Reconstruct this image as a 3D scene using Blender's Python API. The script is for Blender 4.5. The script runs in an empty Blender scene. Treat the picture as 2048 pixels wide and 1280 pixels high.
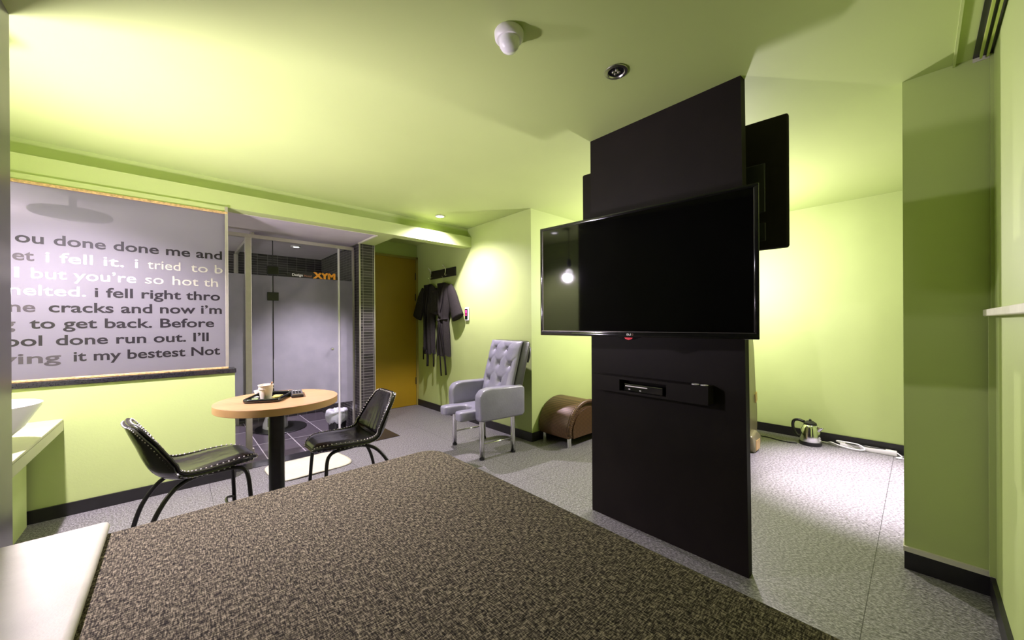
import bpy, bmesh, math, random
from mathutils import Vector, Matrix
random.seed(7)
PI = math.pi
scn = bpy.context.scene
col = scn.collection

# ------------------------------------------------------------------ camera
cam_d = bpy.data.cameras.new('camera'); cam = bpy.data.objects.new('camera', cam_d); col.objects.link(cam)
FPX = 740.48
cam_d.sensor_width = 36.0; cam_d.sensor_fit = 'HORIZONTAL'
cam_d.lens = FPX / 2048 * 36.0
cam_d.shift_y = (647.1 - 640.0) / 2048
cam_d.clip_start = 0.02; cam_d.clip_end = 60
th, pi_, ro = math.radians(47.7024), math.radians(-0.0575), math.radians(-0.3365)
Fv = Vector((math.cos(th)*math.cos(pi_), math.sin(th)*math.cos(pi_), math.sin(pi_)))
R0 = Vector((math.sin(th), -math.cos(th), 0)); U0 = R0.cross(Fv)
Rv = R0*math.cos(ro) + U0*math.sin(ro); Uv = -R0*math.sin(ro) + U0*math.cos(ro)
M = Matrix(((Rv.x, Uv.x, -Fv.x, 0), (Rv.y, Uv.y, -Fv.y, 0), (Rv.z, Uv.z, -Fv.z, 1.17), (0, 0, 0, 1)))
cam.matrix_world = M
scn.camera = cam

# ------------------------------------------------------------------ view, world, lights
vs = scn.view_settings
scn.display_settings.display_device = 'sRGB'
vs.view_transform = 'Standard'; vs.look = 'None'; vs.gamma = 1.0; vs.use_curve_mapping = False
vs.exposure = -0.58
cy = scn.cycles
cy.use_denoising = True
cy.max_bounces = 10; cy.diffuse_bounces = 6; cy.glossy_bounces = 4; cy.transmission_bounces = 8; cy.transparent_max_bounces = 12
cy.sample_clamp_indirect = 6.0
cy.caustics_reflective = False; cy.caustics_refractive = False
w = bpy.data.worlds.new('world'); scn.world = w; w.use_nodes = True
w.node_tree.nodes['Background'].inputs[0].default_value = (0.6, 0.7, 0.6, 1)
w.node_tree.nodes['Background'].inputs[1].default_value = 0.02

H = 2.3027
def lamp(name, kind, loc, energy, color=(1, .95, .98), radius=.04, size=None, blend=.4, aim=None):
    d = bpy.data.lights.new(name, kind); d.energy = energy; d.color = color
    d.shadow_soft_size = radius
    if kind == 'SPOT': d.spot_size = size; d.spot_blend = blend
    o = bpy.data.objects.new(name, d); col.objects.link(o); o.location = loc
    if aim is not None:
        o.rotation_euler = (Vector(aim) - Vector(loc)).to_track_quat('-Z', 'Y').to_euler()
    return o
COOL = (1.0, .85, 1.08)
lamp('vanity_bulb_light', 'SPOT', (-.56, 2.42, 1.72), 150, COOL, .045, math.radians(84), .9, aim=(1.6, .6, 1.18))
lamp('added_basin_bounce_light', 'SPOT', (-.62, 2.383, .84), 420, COOL, .08, math.radians(140), 1.0, aim=(.15, 2.15, 2.3))  # added fill imitating light bounced up from the basin; no lamp there
lamp('vanity_downlight_light', 'SPOT', (-.545, 2.75, 2.27), 700, COOL, .03, math.radians(128), .6)
lamp('entry_downlight_light', 'SPOT', (2.068, 3.389, 2.285), 310, COOL, .022, math.radians(146), .9)
lamp('bathroom_light', 'SPOT', (1.04, 5.0, 2.05), 330, COOL, .05, math.radians(96), .9)
lamp('added_right_wall_spot', 'SPOT', (1.04, 4.80, 2.00), 420, COOL, .03, math.radians(26), 1.0, aim=(1.75, -.21, 1.15))  # extra spot added in the bath to brighten the right wall
lamp('bathtub_light', 'POINT', (-1.07, 4.62, 1.62), 66, COOL, .05)
lamp('alcove_light', 'POINT', (3.62, 1.38, 1.60), 185, (1.0, .88, 1.0), .06)
lamp('alcove_downlight_light', 'SPOT', (3.80, .02, 2.285), 2000, COOL, .03, math.radians(50), .9, aim=(3.70, .18, 0))

# ------------------------------------------------------------------ materials
def lin(c):
    return tuple(((x/255)/12.92 if x/255 <= .04045 else ((x/255+.055)/1.055)**2.4) for x in c)
def mat(name, color, rough=.5, metal=0.0, spec=.5, var=0.0, vscale=8.0, bump=0.0, bscale=60.0, coat=0.0, emit=None, estr=0.0):
    m = bpy.data.materials.new(name); m.use_nodes = True
    nt = m.node_tree; n = nt.nodes; b = n['Principled BSDF']
    b.inputs['Base Color'].default_value = (*color, 1); b.inputs['Roughness'].default_value = rough
    b.inputs['Metallic'].default_value = metal; b.inputs['Specular IOR Level'].default_value = spec
    b.inputs['Coat Weight'].default_value = coat
    if emit: b.inputs['Emission Color'].default_value = (*emit, 1); b.inputs['Emission Strength'].default_value = estr
    tc = n.new('ShaderNodeTexCoord')
    if var > 0:
        ns = n.new('ShaderNodeTexNoise'); ns.inputs['Scale'].default_value = vscale; ns.inputs['Detail'].default_value = 4
        nt.links.new(tc.outputs['Object'], ns.inputs['Vector'])
        rp = n.new('ShaderNodeValToRGB')
        rp.color_ramp.elements[0].position = .3; rp.color_ramp.elements[1].position = .7
        rp.color_ramp.elements[0].color = (*[c*(1-var) for c in color], 1)
        rp.color_ramp.elements[1].color = (*[min(1, c*(1+var)) for c in color], 1)
        nt.links.new(ns.outputs['Fac'], rp.inputs[0]); nt.links.new(rp.outputs[0], b.inputs['Base Color'])
    if bump > 0:
        n2 = n.new('ShaderNodeTexNoise'); n2.inputs['Scale'].default_value = bscale; n2.inputs['Detail'].default_value = 3
        nt.links.new(tc.outputs['Object'], n2.inputs['Vector'])
        bp = n.new('ShaderNodeBump'); bp.inputs['Strength'].default_value = bump; bp.inputs['Distance'].default_value = .01
        nt.links.new(n2.outputs['Fac'], bp.inputs['Height']); nt.links.new(bp.outputs[0], b.inputs['Normal'])
    return m

LIME = (.475, .57, .21)
M_lime = mat('lime_paint', LIME, .55, var=.03, vscale=2.5, bump=.04, bscale=90)
M_ceil = mat('lime_ceiling_paint', LIME, .6, var=.02, vscale=2.0)
M_black_base = mat('black_baseboard', (.012, .011, .012), .4, var=.2, vscale=20)
M_panel = mat('black_panel_paint', (.009, .0066, .0055), .6, spec=.15, var=.15, vscale=6, bump=.03, bscale=140)
M_head = mat('dark_laminate', (.10, .09, .10), .3, var=.2, vscale=4)
M_steel = mat('brushed_steel', (.55, .53, .50), .3, metal=1.0, var=.05, vscale=30)
M_chrome = mat('chrome', (.8, .8, .8), .12, metal=1.0, var=.02, vscale=20)
M_dim = mat('dim_metal', (.16, .15, .14), .35, metal=.8, var=.05)
M_alu = mat('anodised_aluminium', (.55, .52, .45), .38, metal=.7, var=.05, vscale=25)
M_gold = mat('gilt_trim', (.62, .42, .18), .5, metal=.3, var=.35, vscale=70, bump=.4, bscale=120)
M_granite = mat('black_granite', (.018, .017, .02), .12, var=.5, vscale=160)
M_white = mat('white_plastic', (.78, .77, .74), .35, var=.03)
M_ceram = mat('white_ceramic', (.86, .86, .86), .1, spec=.6, var=.01)
M_cream = mat('cream_leather', (.46, .45, .35), .5, var=.06, vscale=14, bump=.08, bscale=200)
M_blackplastic = mat('black_plastic', (.012, .012, .012), .35, var=.1, vscale=30)
M_gloss_black = mat('glossy_black', (.008, .008, .008), .12, var=.1)
M_screen = mat('tv_glass', (.002, .002, .002), .045, spec=.3, var=.1)
M_vinyl = mat('black_vinyl', (.011, .010, .010), .2, spec=.6, var=.2, vscale=20, bump=.12, bscale=35)
M_tube = mat('black_tube_metal', (.02, .019, .018), .3, metal=.3, var=.15, vscale=30)
M_stud = mat('pale_stitching', (.62, .57, .50), .35, var=.15, vscale=80)
M_greyleather = mat('silver_grey_leather', (.25, .245, .30), .3, spec=.6, var=.07, vscale=12, bump=.12, bscale=60)
M_darkleather = mat('dark_grey_leather', (.05, .05, .05), .28, spec=.6, var=.1, bump=.1)
M_robe = mat('grey_robe_cloth', (.030, .027, .024), .95, spec=.1, var=.25, vscale=120, bump=.3, bscale=300)
M_robe_dark = mat('dark_robe_lining', (.015, .013, .012), .95, spec=.1, var=.25, vscale=120)
M_towel = mat('cream_towel', (.56, .54, .40), .95, spec=.1, var=.05, vscale=40, bump=.5, bscale=240)
M_whitepanel = mat('white_ceiling_panel', (.58, .54, .54), .55, spec=.2, var=.03)
M_red = mat('red_led', (.4, .01, .02), .3, var=.1, emit=(1, .03, .06), estr=.5)
M_bag = mat('white_bin_liner', (.75, .74, .80), .35, var=.08, vscale=20, bump=.6, bscale=25)
M_massage = mat('olive_bronze_shell', (.22, .20, .10), .28, metal=.2, var=.08)
M_goldacc = mat('gold_accent', (.65, .43, .18), .3, metal=.5, var=.1)
M_yellow = mat('yellow_paper', (.80, .62, .14), .5, var=.1, vscale=60)
M_greenp = mat('green_paper', (.35, .55, .18), .5, var=.15, vscale=60)
M_paper = mat('white_paper', (.8, .78, .74), .55, var=.05)
M_brownwood = mat('brown_stick', (.35, .22, .13), .6, var=.2, vscale=60)
M_cup = mat('cream_paper_cup', (.72, .66, .54), .55, var=.04)
M_lampglow = mat('lamp_glow', (1, 1, 1), .5, emit=(1, .95, .98), estr=40)
M_bulb = mat('bulb_glow', (1, 1, 1), .5, emit=(1, .95, .98), estr=30)
M_beige = mat('beige_trim', (.62, .60, .47), .5, var=.06, vscale=20)
M_counter = mat('cream_counter_laminate', (.40, .40, .27), .25, var=.04)
M_darkgreen = mat('green_rail', (.42, .52, .10), .5, var=.05)
M_maroon = mat('maroon_wood', (.14, .03, .03), .5, var=.2)
M_yellowdoor = mat('yellow_door_paint', (.34, .215, .004), .5, var=.05, vscale=4, bump=.03)
M_doorframe = mat('olive_door_frame', (.30, .25, .05), .5, var=.08)
M_sign_refl_black = mat('black_sign_and_letter_reflection', (.012, .010, .012), .35, var=.05)  # sign black; on the window letters, the dark room's reflection as colour
M_refl_grey = mat('grey_letter_reflection', (.045, .039, .042), .35, var=.05)  # reflection of dim room parts painted into the window letters
M_sign_refl_white = mat('white_sign_and_letter_reflection', (.80, .79, .79), .5, var=.01, emit=(1, 1, 1), estr=0)  # sign white; on the window letters, a bright reflection as colour
M_refl_pale = mat('pale_grey_letter_reflection', (.50, .48, .48), .5, var=.03)  # fading bright reflection painted into the window letters
M_refl_beige = mat('pale_beige_letter_reflection', (.30, .295, .225), .5, var=.03)  # reflection of greenish room parts painted into the window letters
M_orange = mat('orange_lettering', (.90, .36, .03), .45, var=.03)
M_brownlet = mat('brown_lettering', (.28, .12, .08), .5, var=.03)

def nodes(name):
    m = bpy.data.materials.new(name); m.use_nodes = True
    return m, m.node_tree, m.node_tree.nodes, m.node_tree.nodes['Principled BSDF']

def make_floor():
    m, nt, n, b = nodes('speckled_vinyl_floor')
    tc = n.new('ShaderNodeTexCoord')
    a = n.new('ShaderNodeTexNoise'); a.inputs['Scale'].default_value = 130; a.inputs['Detail'].default_value = 5; a.inputs['Roughness'].default_value = .75
    mp = n.new('ShaderNodeMapping'); mp.inputs['Scale'].default_value = (1, .55, 1); mp.inputs['Rotation'].default_value = (0, 0, .5)
    nt.links.new(tc.outputs['Object'], mp.inputs[0]); nt.links.new(mp.outputs[0], a.inputs['Vector'])
    r = n.new('ShaderNodeValToRGB'); e = r.color_ramp.elements
    e[0].position = .36; e[0].color = (.040, .039, .036, 1); e[1].position = .63; e[1].color = (.36, .35, .345, 1)
    k = r.color_ramp.elements.new(.48); k.color = (.138, .134, .128, 1)
    nt.links.new(a.outputs['Fac'], r.inputs[0])
    br = n.new('ShaderNodeTexBrick'); br.offset = 0; br.inputs['Scale'].default_value = 1
    br.inputs['Brick Width'].default_value = .92; br.inputs['Row Height'].default_value = .92; br.inputs['Mortar Size'].default_value = .0016
    br.inputs['Color1'].default_value = (1, 1, 1, 1); br.inputs['Color2'].default_value = (.96, .96, .96, 1); br.inputs['Mortar'].default_value = (.25, .25, .25, 1)
    m2 = n.new('ShaderNodeMapping'); m2.inputs['Location'].default_value = (-.18, .77, 0)
    nt.links.new(tc.outputs['Object'], m2.inputs[0]); nt.links.new(m2.outputs[0], br.inputs['Vector'])
    mx = n.new('ShaderNodeMix'); mx.data_type = 'RGBA'; mx.blend_type = 'MULTIPLY'; mx.inputs[0].default_value = 1
    nt.links.new(r.outputs[0], mx.inputs[6]); nt.links.new(br.outputs[0], mx.inputs[7]); nt.links.new(mx.outputs[2], b.inputs['Base Color'])
    b.inputs['Roughness'].default_value = .42; b.inputs['Specular IOR Level'].default_value = .35
    bp = n.new('ShaderNodeBump'); bp.inputs['Strength'].default_value = .15; bp.inputs['Distance'].default_value = .004
    nt.links.new(a.outputs['Fac'], bp.inputs['Height']); nt.links.new(bp.outputs[0], b.inputs['Normal'])
    return m
M_floor = make_floor()

def make_tweed():
    m, nt, n, b = nodes('brown_tweed_cover')
    tc = n.new('ShaderNodeTexCoord')
    outs = []
    for sc in ((290, 60, 110), (60, 290, 110)):
        mp = n.new('ShaderNodeMapping'); mp.inputs['Scale'].default_value = sc
        ns = n.new('ShaderNodeTexNoise'); ns.inputs['Scale'].default_value = 1; ns.inputs['Detail'].default_value = 3; ns.inputs['Roughness'].default_value = .6
        nt.links.new(tc.outputs['Object'], mp.inputs[0]); nt.links.new(mp.outputs[0], ns.inputs['Vector']); outs.append(ns)
    ad = n.new('ShaderNodeMath'); ad.operation = 'ADD'
    nt.links.new(outs[0].outputs['Fac'], ad.inputs[0]); nt.links.new(outs[1].outputs['Fac'], ad.inputs[1])
    hv = n.new('ShaderNodeMath'); hv.operation = 'MULTIPLY'; hv.inputs[1].default_value = .5
    nt.links.new(ad.outputs[0], hv.inputs[0])
    r = n.new('ShaderNodeValToRGB'); e = r.color_ramp.elements
    e[0].position = .42; e[0].color = (.010, .008, .006, 1); e[1].position = .60; e[1].color = (.30, .26, .17, 1)
    k = r.color_ramp.elements.new(.5); k.color = (.070, .060, .038, 1)
    nt.links.new(hv.outputs[0], r.inputs[0]); nt.links.new(r.outputs[0], b.inputs['Base Color'])
    b.inputs['Roughness'].default_value = .9; b.inputs['Specular IOR Level'].default_value = .15
    bp = n.new('ShaderNodeBump'); bp.inputs['Strength'].default_value = .5; bp.inputs['Distance'].default_value = .004
    nt.links.new(hv.outputs[0], bp.inputs['Height']); nt.links.new(bp.outputs[0], b.inputs['Normal'])
    return m
M_tweed = make_tweed()

def make_tile(name, axes, w, h, c1, c2, grout, mortar=.0017, rough=.38, loc=(0, 0, 0)):
    m, nt, n, b = nodes(name)
    tc = n.new('ShaderNodeTexCoord'); sp = n.new('ShaderNodeSeparateXYZ'); cb = n.new('ShaderNodeCombineXYZ')
    nt.links.new(tc.outputs['Object'], sp.inputs[0])
    nt.links.new(sp.outputs[axes[0]], cb.inputs[0]); nt.links.new(sp.outputs[axes[1]], cb.inputs[1])
    mp = n.new('ShaderNodeMapping'); mp.inputs['Location'].default_value = loc
    nt.links.new(cb.outputs[0], mp.inputs[0])
    br = n.new('ShaderNodeTexBrick'); br.offset = 0; br.inputs['Scale'].default_value = 1
    br.inputs['Brick Width'].default_value = w; br.inputs['Row Height'].default_value = h; br.inputs['Mortar Size'].default_value = mortar
    br.inputs['Mortar Smooth'].default_value = 0
    br.inputs['Color1'].default_value = (*c1, 1); br.inputs['Color2'].default_value = (*c2, 1); br.inputs['Mortar'].default_value = (*grout, 1)
    nt.links.new(mp.outputs[0], br.inputs['Vector']); nt.links.new(br.outputs['Color'], b.inputs['Base Color'])
    b.inputs['Roughness'].default_value = rough
    return m
DK1, DK2, GR = (.008, .007, .007), (.055, .048, .050), (.27, .255, .24)
M_tile_x = make_tile('dark_mosaic_tile_back', (0, 2), .111, .031, DK1, DK2, GR)
M_tile_y = make_tile('dark_mosaic_tile_side', (1, 2), .111, .031, DK1, DK2, GR, loc=(.04, 0, 0))
M_tile_f = make_tile('bathroom_floor_tile', (0, 1), .31, .62, (.09, .075, .09), (.15, .13, .15), (.62, .58, .60), .004, .22, (-.003, -.22, 0))

def make_wood():
    m, nt, n, b = nodes('light_oak')
    tc = n.new('ShaderNodeTexCoord'); mp = n.new('ShaderNodeMapping'); mp.inputs['Scale'].default_value = (3, 40, 10); mp.inputs['Rotation'].default_value = (0, 0, .3)
    ns = n.new('ShaderNodeTexNoise'); ns.inputs['Scale'].default_value = 1.2; ns.inputs['Detail'].default_value = 6
    nt.links.new(tc.outputs['Object'], mp.inputs[0]); nt.links.new(mp.outputs[0], ns.inputs['Vector'])
    r = n.new('ShaderNodeValToRGB'); e = r.color_ramp.elements
    e[0].position = .3; e[0].color = (.42, .23, .105, 1); e[1].position = .7; e[1].color = (.56, .33, .16, 1)
    nt.links.new(ns.outputs['Fac'], r.inputs[0]); nt.links.new(r.outputs[0], b.inputs['Base Color'])
    b.inputs['Roughness'].default_value = .32
    return m
M_wood = make_wood()
M_woodedge = mat('oak_edge_band', (.50, .30, .12), .4, var=.08, vscale=10)

def make_weave():
    m, nt, n, b = nodes('bronze_woven_leather')
    tc = n.new('ShaderNodeTexCoord'); sp = n.new('ShaderNodeSeparateXYZ'); nt.links.new(tc.outputs['Object'], sp.inputs[0])
    xy = n.new('ShaderNodeMath'); xy.operation = 'ADD'; nt.links.new(sp.outputs[0], xy.inputs[0]); nt.links.new(sp.outputs[1], xy.inputs[1])
    cb = n.new('ShaderNodeCombineXYZ'); nt.links.new(xy.outputs[0], cb.inputs[0]); nt.links.new(sp.outputs[2], cb.inputs[1])
    mp = n.new('ShaderNodeMapping'); mp.inputs['Rotation'].default_value = (0, 0, PI/4); nt.links.new(cb.outputs[0], mp.inputs[0])
    ck = n.new('ShaderNodeTexChecker'); ck.inputs['Scale'].default_value = 110; nt.links.new(mp.outputs[0], ck.inputs['Vector'])
    ck.inputs['Color1'].default_value = (.050, .025, .010, 1); ck.inputs['Color2'].default_value = (.15, .078, .034, 1)
    nt.links.new(ck.outputs['Color'], b.inputs['Base Color'])
    b.inputs['Roughness'].default_value = .42; b.inputs['Metallic'].default_value = .15
    bp = n.new('ShaderNodeBump'); bp.inputs['Strength'].default_value = .35; bp.inputs['Distance'].default_value = .002
    nt.links.new(ck.outputs['Fac'], bp.inputs['Height']); nt.links.new(bp.outputs[0], b.inputs['Normal'])
    return m
M_weave = make_weave()

def make_frost(name, diff, rough, spots=0.0, trans=.5):
    m = bpy.data.materials.new(name); m.use_nodes = True; nt = m.node_tree; n = nt.nodes; n.clear()
    out = n.new('ShaderNodeOutputMaterial')
    rf = n.new('ShaderNodeBsdfRefraction'); rf.inputs['IOR'].default_value = 1.02; rf.inputs['Roughness'].default_value = rough; rf.inputs['Color'].default_value = (.93, .92, .95, 1)
    tr = n.new('ShaderNodeBsdfTranslucent'); tr.inputs[0].default_value = (.84, .83, .86, 1)
    df = n.new('ShaderNodeBsdfDiffuse'); df.inputs[0].default_value = (.40, .385, .405, 1)
    gl = n.new('ShaderNodeBsdfGlossy'); gl.inputs['Roughness'].default_value = .4; gl.inputs[0].default_value = (1, 1, 1, 1)
    m1 = n.new('ShaderNodeMixShader'); m1.inputs[0].default_value = trans
    m2 = n.new('ShaderNodeMixShader'); m2.inputs[0].default_value = diff
    m3 = n.new('ShaderNodeMixShader'); m3.inputs[0].default_value = .008
    nt.links.new(rf.outputs[0], m1.inputs[1]); nt.links.new(tr.outputs[0], m1.inputs[2])
    nt.links.new(m1.outputs[0], m2.inputs[1]); nt.links.new(df.outputs[0], m2.inputs[2])
    nt.links.new(m2.outputs[0], m3.inputs[1]); nt.links.new(gl.outputs[0], m3.inputs[2])
    if spots > 0:
        tc = n.new('ShaderNodeTexCoord'); ns = n.new('ShaderNodeTexNoise'); ns.inputs['Scale'].default_value = 9; ns.inputs['Detail'].default_value = 8
        nt.links.new(tc.outputs['Object'], ns.inputs['Vector'])
        r = n.new('ShaderNodeValToRGB'); r.color_ramp.elements[0].position = .38; r.color_ramp.elements[1].position = .62
        r.color_ramp.elements[0].color = (*[.40-spots]*2, .41-spots, 1); r.color_ramp.elements[1].color = (.42, .40, .43, 1)
        nt.links.new(ns.outputs['Fac'], r.inputs[0]); nt.links.new(r.outputs[0], df.inputs[0])
    nt.links.new(m3.outputs[0], out.inputs[0])
    return m
M_frost = make_frost('frosted_glass', .22, .42)
M_frost2 = make_frost('stained_frosted_glass', .25, .55, .14, .85)
def make_clear():
    m = bpy.data.materials.new('clear_glass'); m.use_nodes = True; nt = m.node_tree; n = nt.nodes; n.clear()
    out = n.new('ShaderNodeOutputMaterial'); t = n.new('ShaderNodeBsdfTransparent'); t.inputs[0].default_value = (.95, .97, .95, 1)
    g = n.new('ShaderNodeBsdfGlossy'); g.inputs['Roughness'].default_value = .02
    fr = n.new('ShaderNodeFresnel'); fr.inputs[0].default_value = 1.3
    ge = n.new('ShaderNodeNewGeometry'); inv = n.new('ShaderNodeMath'); inv.operation = 'SUBTRACT'; inv.inputs[0].default_value = 1
    nt.links.new(ge.outputs['Backfacing'], inv.inputs[1])
    mu = n.new('ShaderNodeMath'); mu.operation = 'MULTIPLY'; nt.links.new(fr.outputs[0], mu.inputs[0]); nt.links.new(inv.outputs[0], mu.inputs[1])
    mx = n.new('ShaderNodeMixShader'); nt.links.new(mu.outputs[0], mx.inputs[0]); nt.links.new(t.outputs[0], mx.inputs[1]); nt.links.new(g.outputs[0], mx.inputs[2])
    nt.links.new(mx.outputs[0], out.inputs[0]); return m
M_clear = make_clear()

# ------------------------------------------------------------------ builders
class B:
    def __init__(s): s.bm = bmesh.new()
    def box(s, x0, x1, y0, y1, z0, z1, bev=0.0, seg=2):
        t = bmesh.new()
        v = [t.verts.new(p) for p in ((x0,y0,z0),(x1,y0,z0),(x1,y1,z0),(x0,y1,z0),(x0,y0,z1),(x1,y0,z1),(x1,y1,z1),(x0,y1,z1))]
        for f in ((3,2,1,0),(4,5,6,7),(0,1,5,4),(1,2,6,5),(2,3,7,6),(3,0,4,7)): t.faces.new([v[i] for i in f])
        if bev > 0: bmesh.ops.bevel(t, geom=t.edges[:], offset=bev, segments=seg, profile=.5, affect='EDGES')
        s._add(t); return s
    def _add(s, t):
        me = bpy.data.meshes.new('t'); t.to_mesh(me); t.free(); s.bm.from_mesh(me); bpy.data.meshes.remove(me)
    def xform(s, m):
        bmesh.ops.transform(s.bm, matrix=m, verts=s.bm.verts); return s
    def prism(s, poly, axis, lo, hi, bev=0.0, seg=2):
        t = bmesh.new()
        def P(a, b, c): return {'x': (c, a, b), 'y': (a, c, b), 'z': (a, b, c)}[axis]
        A = [t.verts.new(P(a, b, lo)) for a, b in poly]; Bv = [t.verts.new(P(a, b, hi)) for a, b in poly]
        t.faces.new(A); t.faces.new(Bv[::-1]); n = len(poly)
        for i in range(n): t.faces.new((A[i], Bv[i], Bv[(i+1) % n], A[(i+1) % n]))
        bmesh.ops.recalc_face_normals(t, faces=t.faces)
        if bev > 0:
            ed = [e for e in t.edges if len(e.link_faces) == 2 and e.calc_face_angle() > .6]
            bmesh.ops.bevel(t, geom=ed, offset=bev, segments=seg, profile=.5, affect='EDGES')
        s._add(t); return s
    def lathe(s, prof, c=(0, 0, 0), seg=32, sx=1.0, sy=1.0):
        t = bmesh.new(); rings = []
        for r, z in prof:
            if r < 1e-6: rings.append([t.verts.new((c[0], c[1], c[2]+z))])
            else: rings.append([t.verts.new((c[0]+r*sx*math.cos(2*PI*i/seg), c[1]+r*sy*math.sin(2*PI*i/seg), c[2]+z)) for i in range(seg)])
        for a, b in zip(rings, rings[1:]):
            if len(a) == 1 and len(b) == 1: continue
            for i in range(seg):
                j = (i+1) % seg
                if len(a) == 1: t.faces.new((a[0], b[j], b[i]))
                elif len(b) == 1: t.faces.new((a[i], a[j], b[0]))
                else: t.faces.new((a[i], a[j], b[j], b[i]))
        bmesh.ops.recalc_face_normals(t, faces=t.faces); s._add(t); return s
    def tube(s, path, r, seg=10, closed=False, flat=1.0):
        t = bmesh.new(); P = [Vector(p) for p in path]; n = len(P); rings = []
        rr = r if isinstance(r, (list, tuple)) else [r]*n
        up = Vector((0, 0, 1)); prev = None
        for i in range(n):
            if closed: d = P[(i+1) % n] - P[i-1]
            else: d = P[min(i+1, n-1)] - P[max(i-1, 0)]
            d.normalize()
            if prev is None:
                a = d.cross(up)
                if a.length < .05: a = d.cross(Vector((1, 0, 0)))
            else:
                a = prev - d*prev.dot(d)
            a.normalize(); prev = a; b = d.cross(a)
            rings.append([t.verts.new(P[i] + (a*math.cos(2*PI*k/seg) + b*math.sin(2*PI*k/seg)*flat)*rr[i]) for k in range(seg)])
        for i in range(n if closed else n-1):
            a, b = rings[i], rings[(i+1) % n]
            for k in range(seg): t.faces.new((a[k], a[(k+1) % seg], b[(k+1) % seg], b[k]))
        if not closed: t.faces.new(rings[0][::-1]); t.faces.new(rings[-1])
        bmesh.ops.recalc_face_normals(t, faces=t.faces); s._add(t); return s
    def grid(s, fn, nu, nv, thick=0.0, wrap=False):
        """fn(u,v)->point; optional thickness along the negative normal"""
        t = bmesh.new()
        G = [[t.verts.new(fn(i/nu, j/nv)) for j in range(nv+1)] for i in range(nu+1)]
        for i in range(nu):
            for j in range(nv): t.faces.new((G[i][j], G[i+1][j], G[i+1][j+1], G[i][j+1]))
        if wrap: bmesh.ops.remove_doubles(t, verts=t.verts, dist=1e-5)
        bmesh.ops.recalc_face_normals(t, faces=t.faces)
        if thick:
            bmesh.ops.solidify(t, geom=t.faces[:], thickness=thick)
            bmesh.ops.recalc_face_normals(t, faces=t.faces)
        s._add(t); return s
    def ball(s, c, r, sub=1, sc=(1, 1, 1)):
        t = bmesh.new(); bmesh.ops.create_icosphere(t, subdivisions=sub, radius=r)
        bmesh.ops.transform(t, matrix=Matrix.Translation(c) @ Matrix.Diagonal((*sc, 1)), verts=t.verts); s._add(t); return s
    def build(s, name, m, parent=None, smooth=False, angle=None):
        me = bpy.data.meshes.new(name); s.bm.to_mesh(me); s.bm.free()
        me.materials.append(m)
        if smooth:
            for p in me.polygons: p.use_smooth = True
            if angle is not None:
                b = bmesh.new(); b.from_mesh(me)
                for e in b.edges: e.smooth = not (len(e.link_faces) == 2 and e.calc_face_angle() > angle)
                b.to_mesh(me); b.free()
        o = bpy.data.objects.new(name, me); col.objects.link(o)
        if parent: o.parent = parent
        return o
SM = dict(smooth=True, angle=.7)
def thing(name, label, cat, loc=(0, 0, 0), rotz=0.0, group=None):
    o = bpy.data.objects.new(name, None); col.objects.link(o); o.empty_display_size = .1
    o.location = loc; o.rotation_euler = (0, 0, rotz); o['label'] = label; o['category'] = cat
    if group: o['group'] = group
    return o
def tag(o, label, cat, group=None):
    o['label'] = label; o['category'] = cat
    if group: o['group'] = group
    return o
def struct(o, label=None, cat=None):
    o['kind'] = 'structure'
    if label: o['label'] = label
    if cat: o['category'] = cat
    return o
def sroot(name, label, cat):
    o = bpy.data.objects.new(name, None); col.objects.link(o); o['kind'] = 'structure'; o['label'] = label; o['category'] = cat
    return o
def smoothpath(pts, n=6):
    P = [Vector(p) for p in pts]; out = []
    Q = [P[0]*2-P[1]] + P + [P[-1]*2-P[-2]]
    for i in range(1, len(Q)-2):
        a, b, c, d = Q[i-1], Q[i], Q[i+1], Q[i+2]
        for k in range(n):
            t = k/n
            out.append(.5*((2*b)+(c-a)*t+(2*a-5*b+4*c-d)*t*t+(3*b-a-3*c+d)*t**3))
    out.append(P[-1]); return out
def interp(xs, ys, x):
    if x <= xs[0]: return ys[0]
    for i in range(len(xs)-1):
        if x <= xs[i+1]:
            t = (x-xs[i])/(xs[i+1]-xs[i]); t = t*t*(3-2*t) if False else t
            return ys[i]+(ys[i+1]-ys[i])*t
    return ys[-1]
def text_mesh(name, body, m, parent, xl, xr, z, y, size, thick=.0006, bold=.0, axis='-y'):
    """flat lettering on a vertical surface facing -y, stretched to run from xl to xr"""
    c = bpy.data.curves.new(name, 'FONT'); c.body = body; c.size = size; c.extrude = thick; c.offset = bold; c.resolution_u = 4
    t = bpy.data.objects.new(name, c); col.objects.link(t)
    bpy.context.view_layer.update()
    me = bpy.data.meshes.new_from_object(t.evaluated_get(bpy.context.evaluated_depsgraph_get()))
    bpy.data.objects.remove(t); bpy.data.curves.remove(c)
    xs = [v.co.x for v in me.vertices]; a, b = min(xs), max(xs)
    for v in me.vertices:
        px = xl + (v.co.x-a)/(b-a)*(xr-xl); pz = z + v.co.y; d = v.co.z
        v.co = (px, y-d, pz)
    me.materials.clear(); me.materials.append(m)
    o = bpy.data.objects.new(name, me); col.objects.link(o); o.parent = parent
    return o

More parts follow.
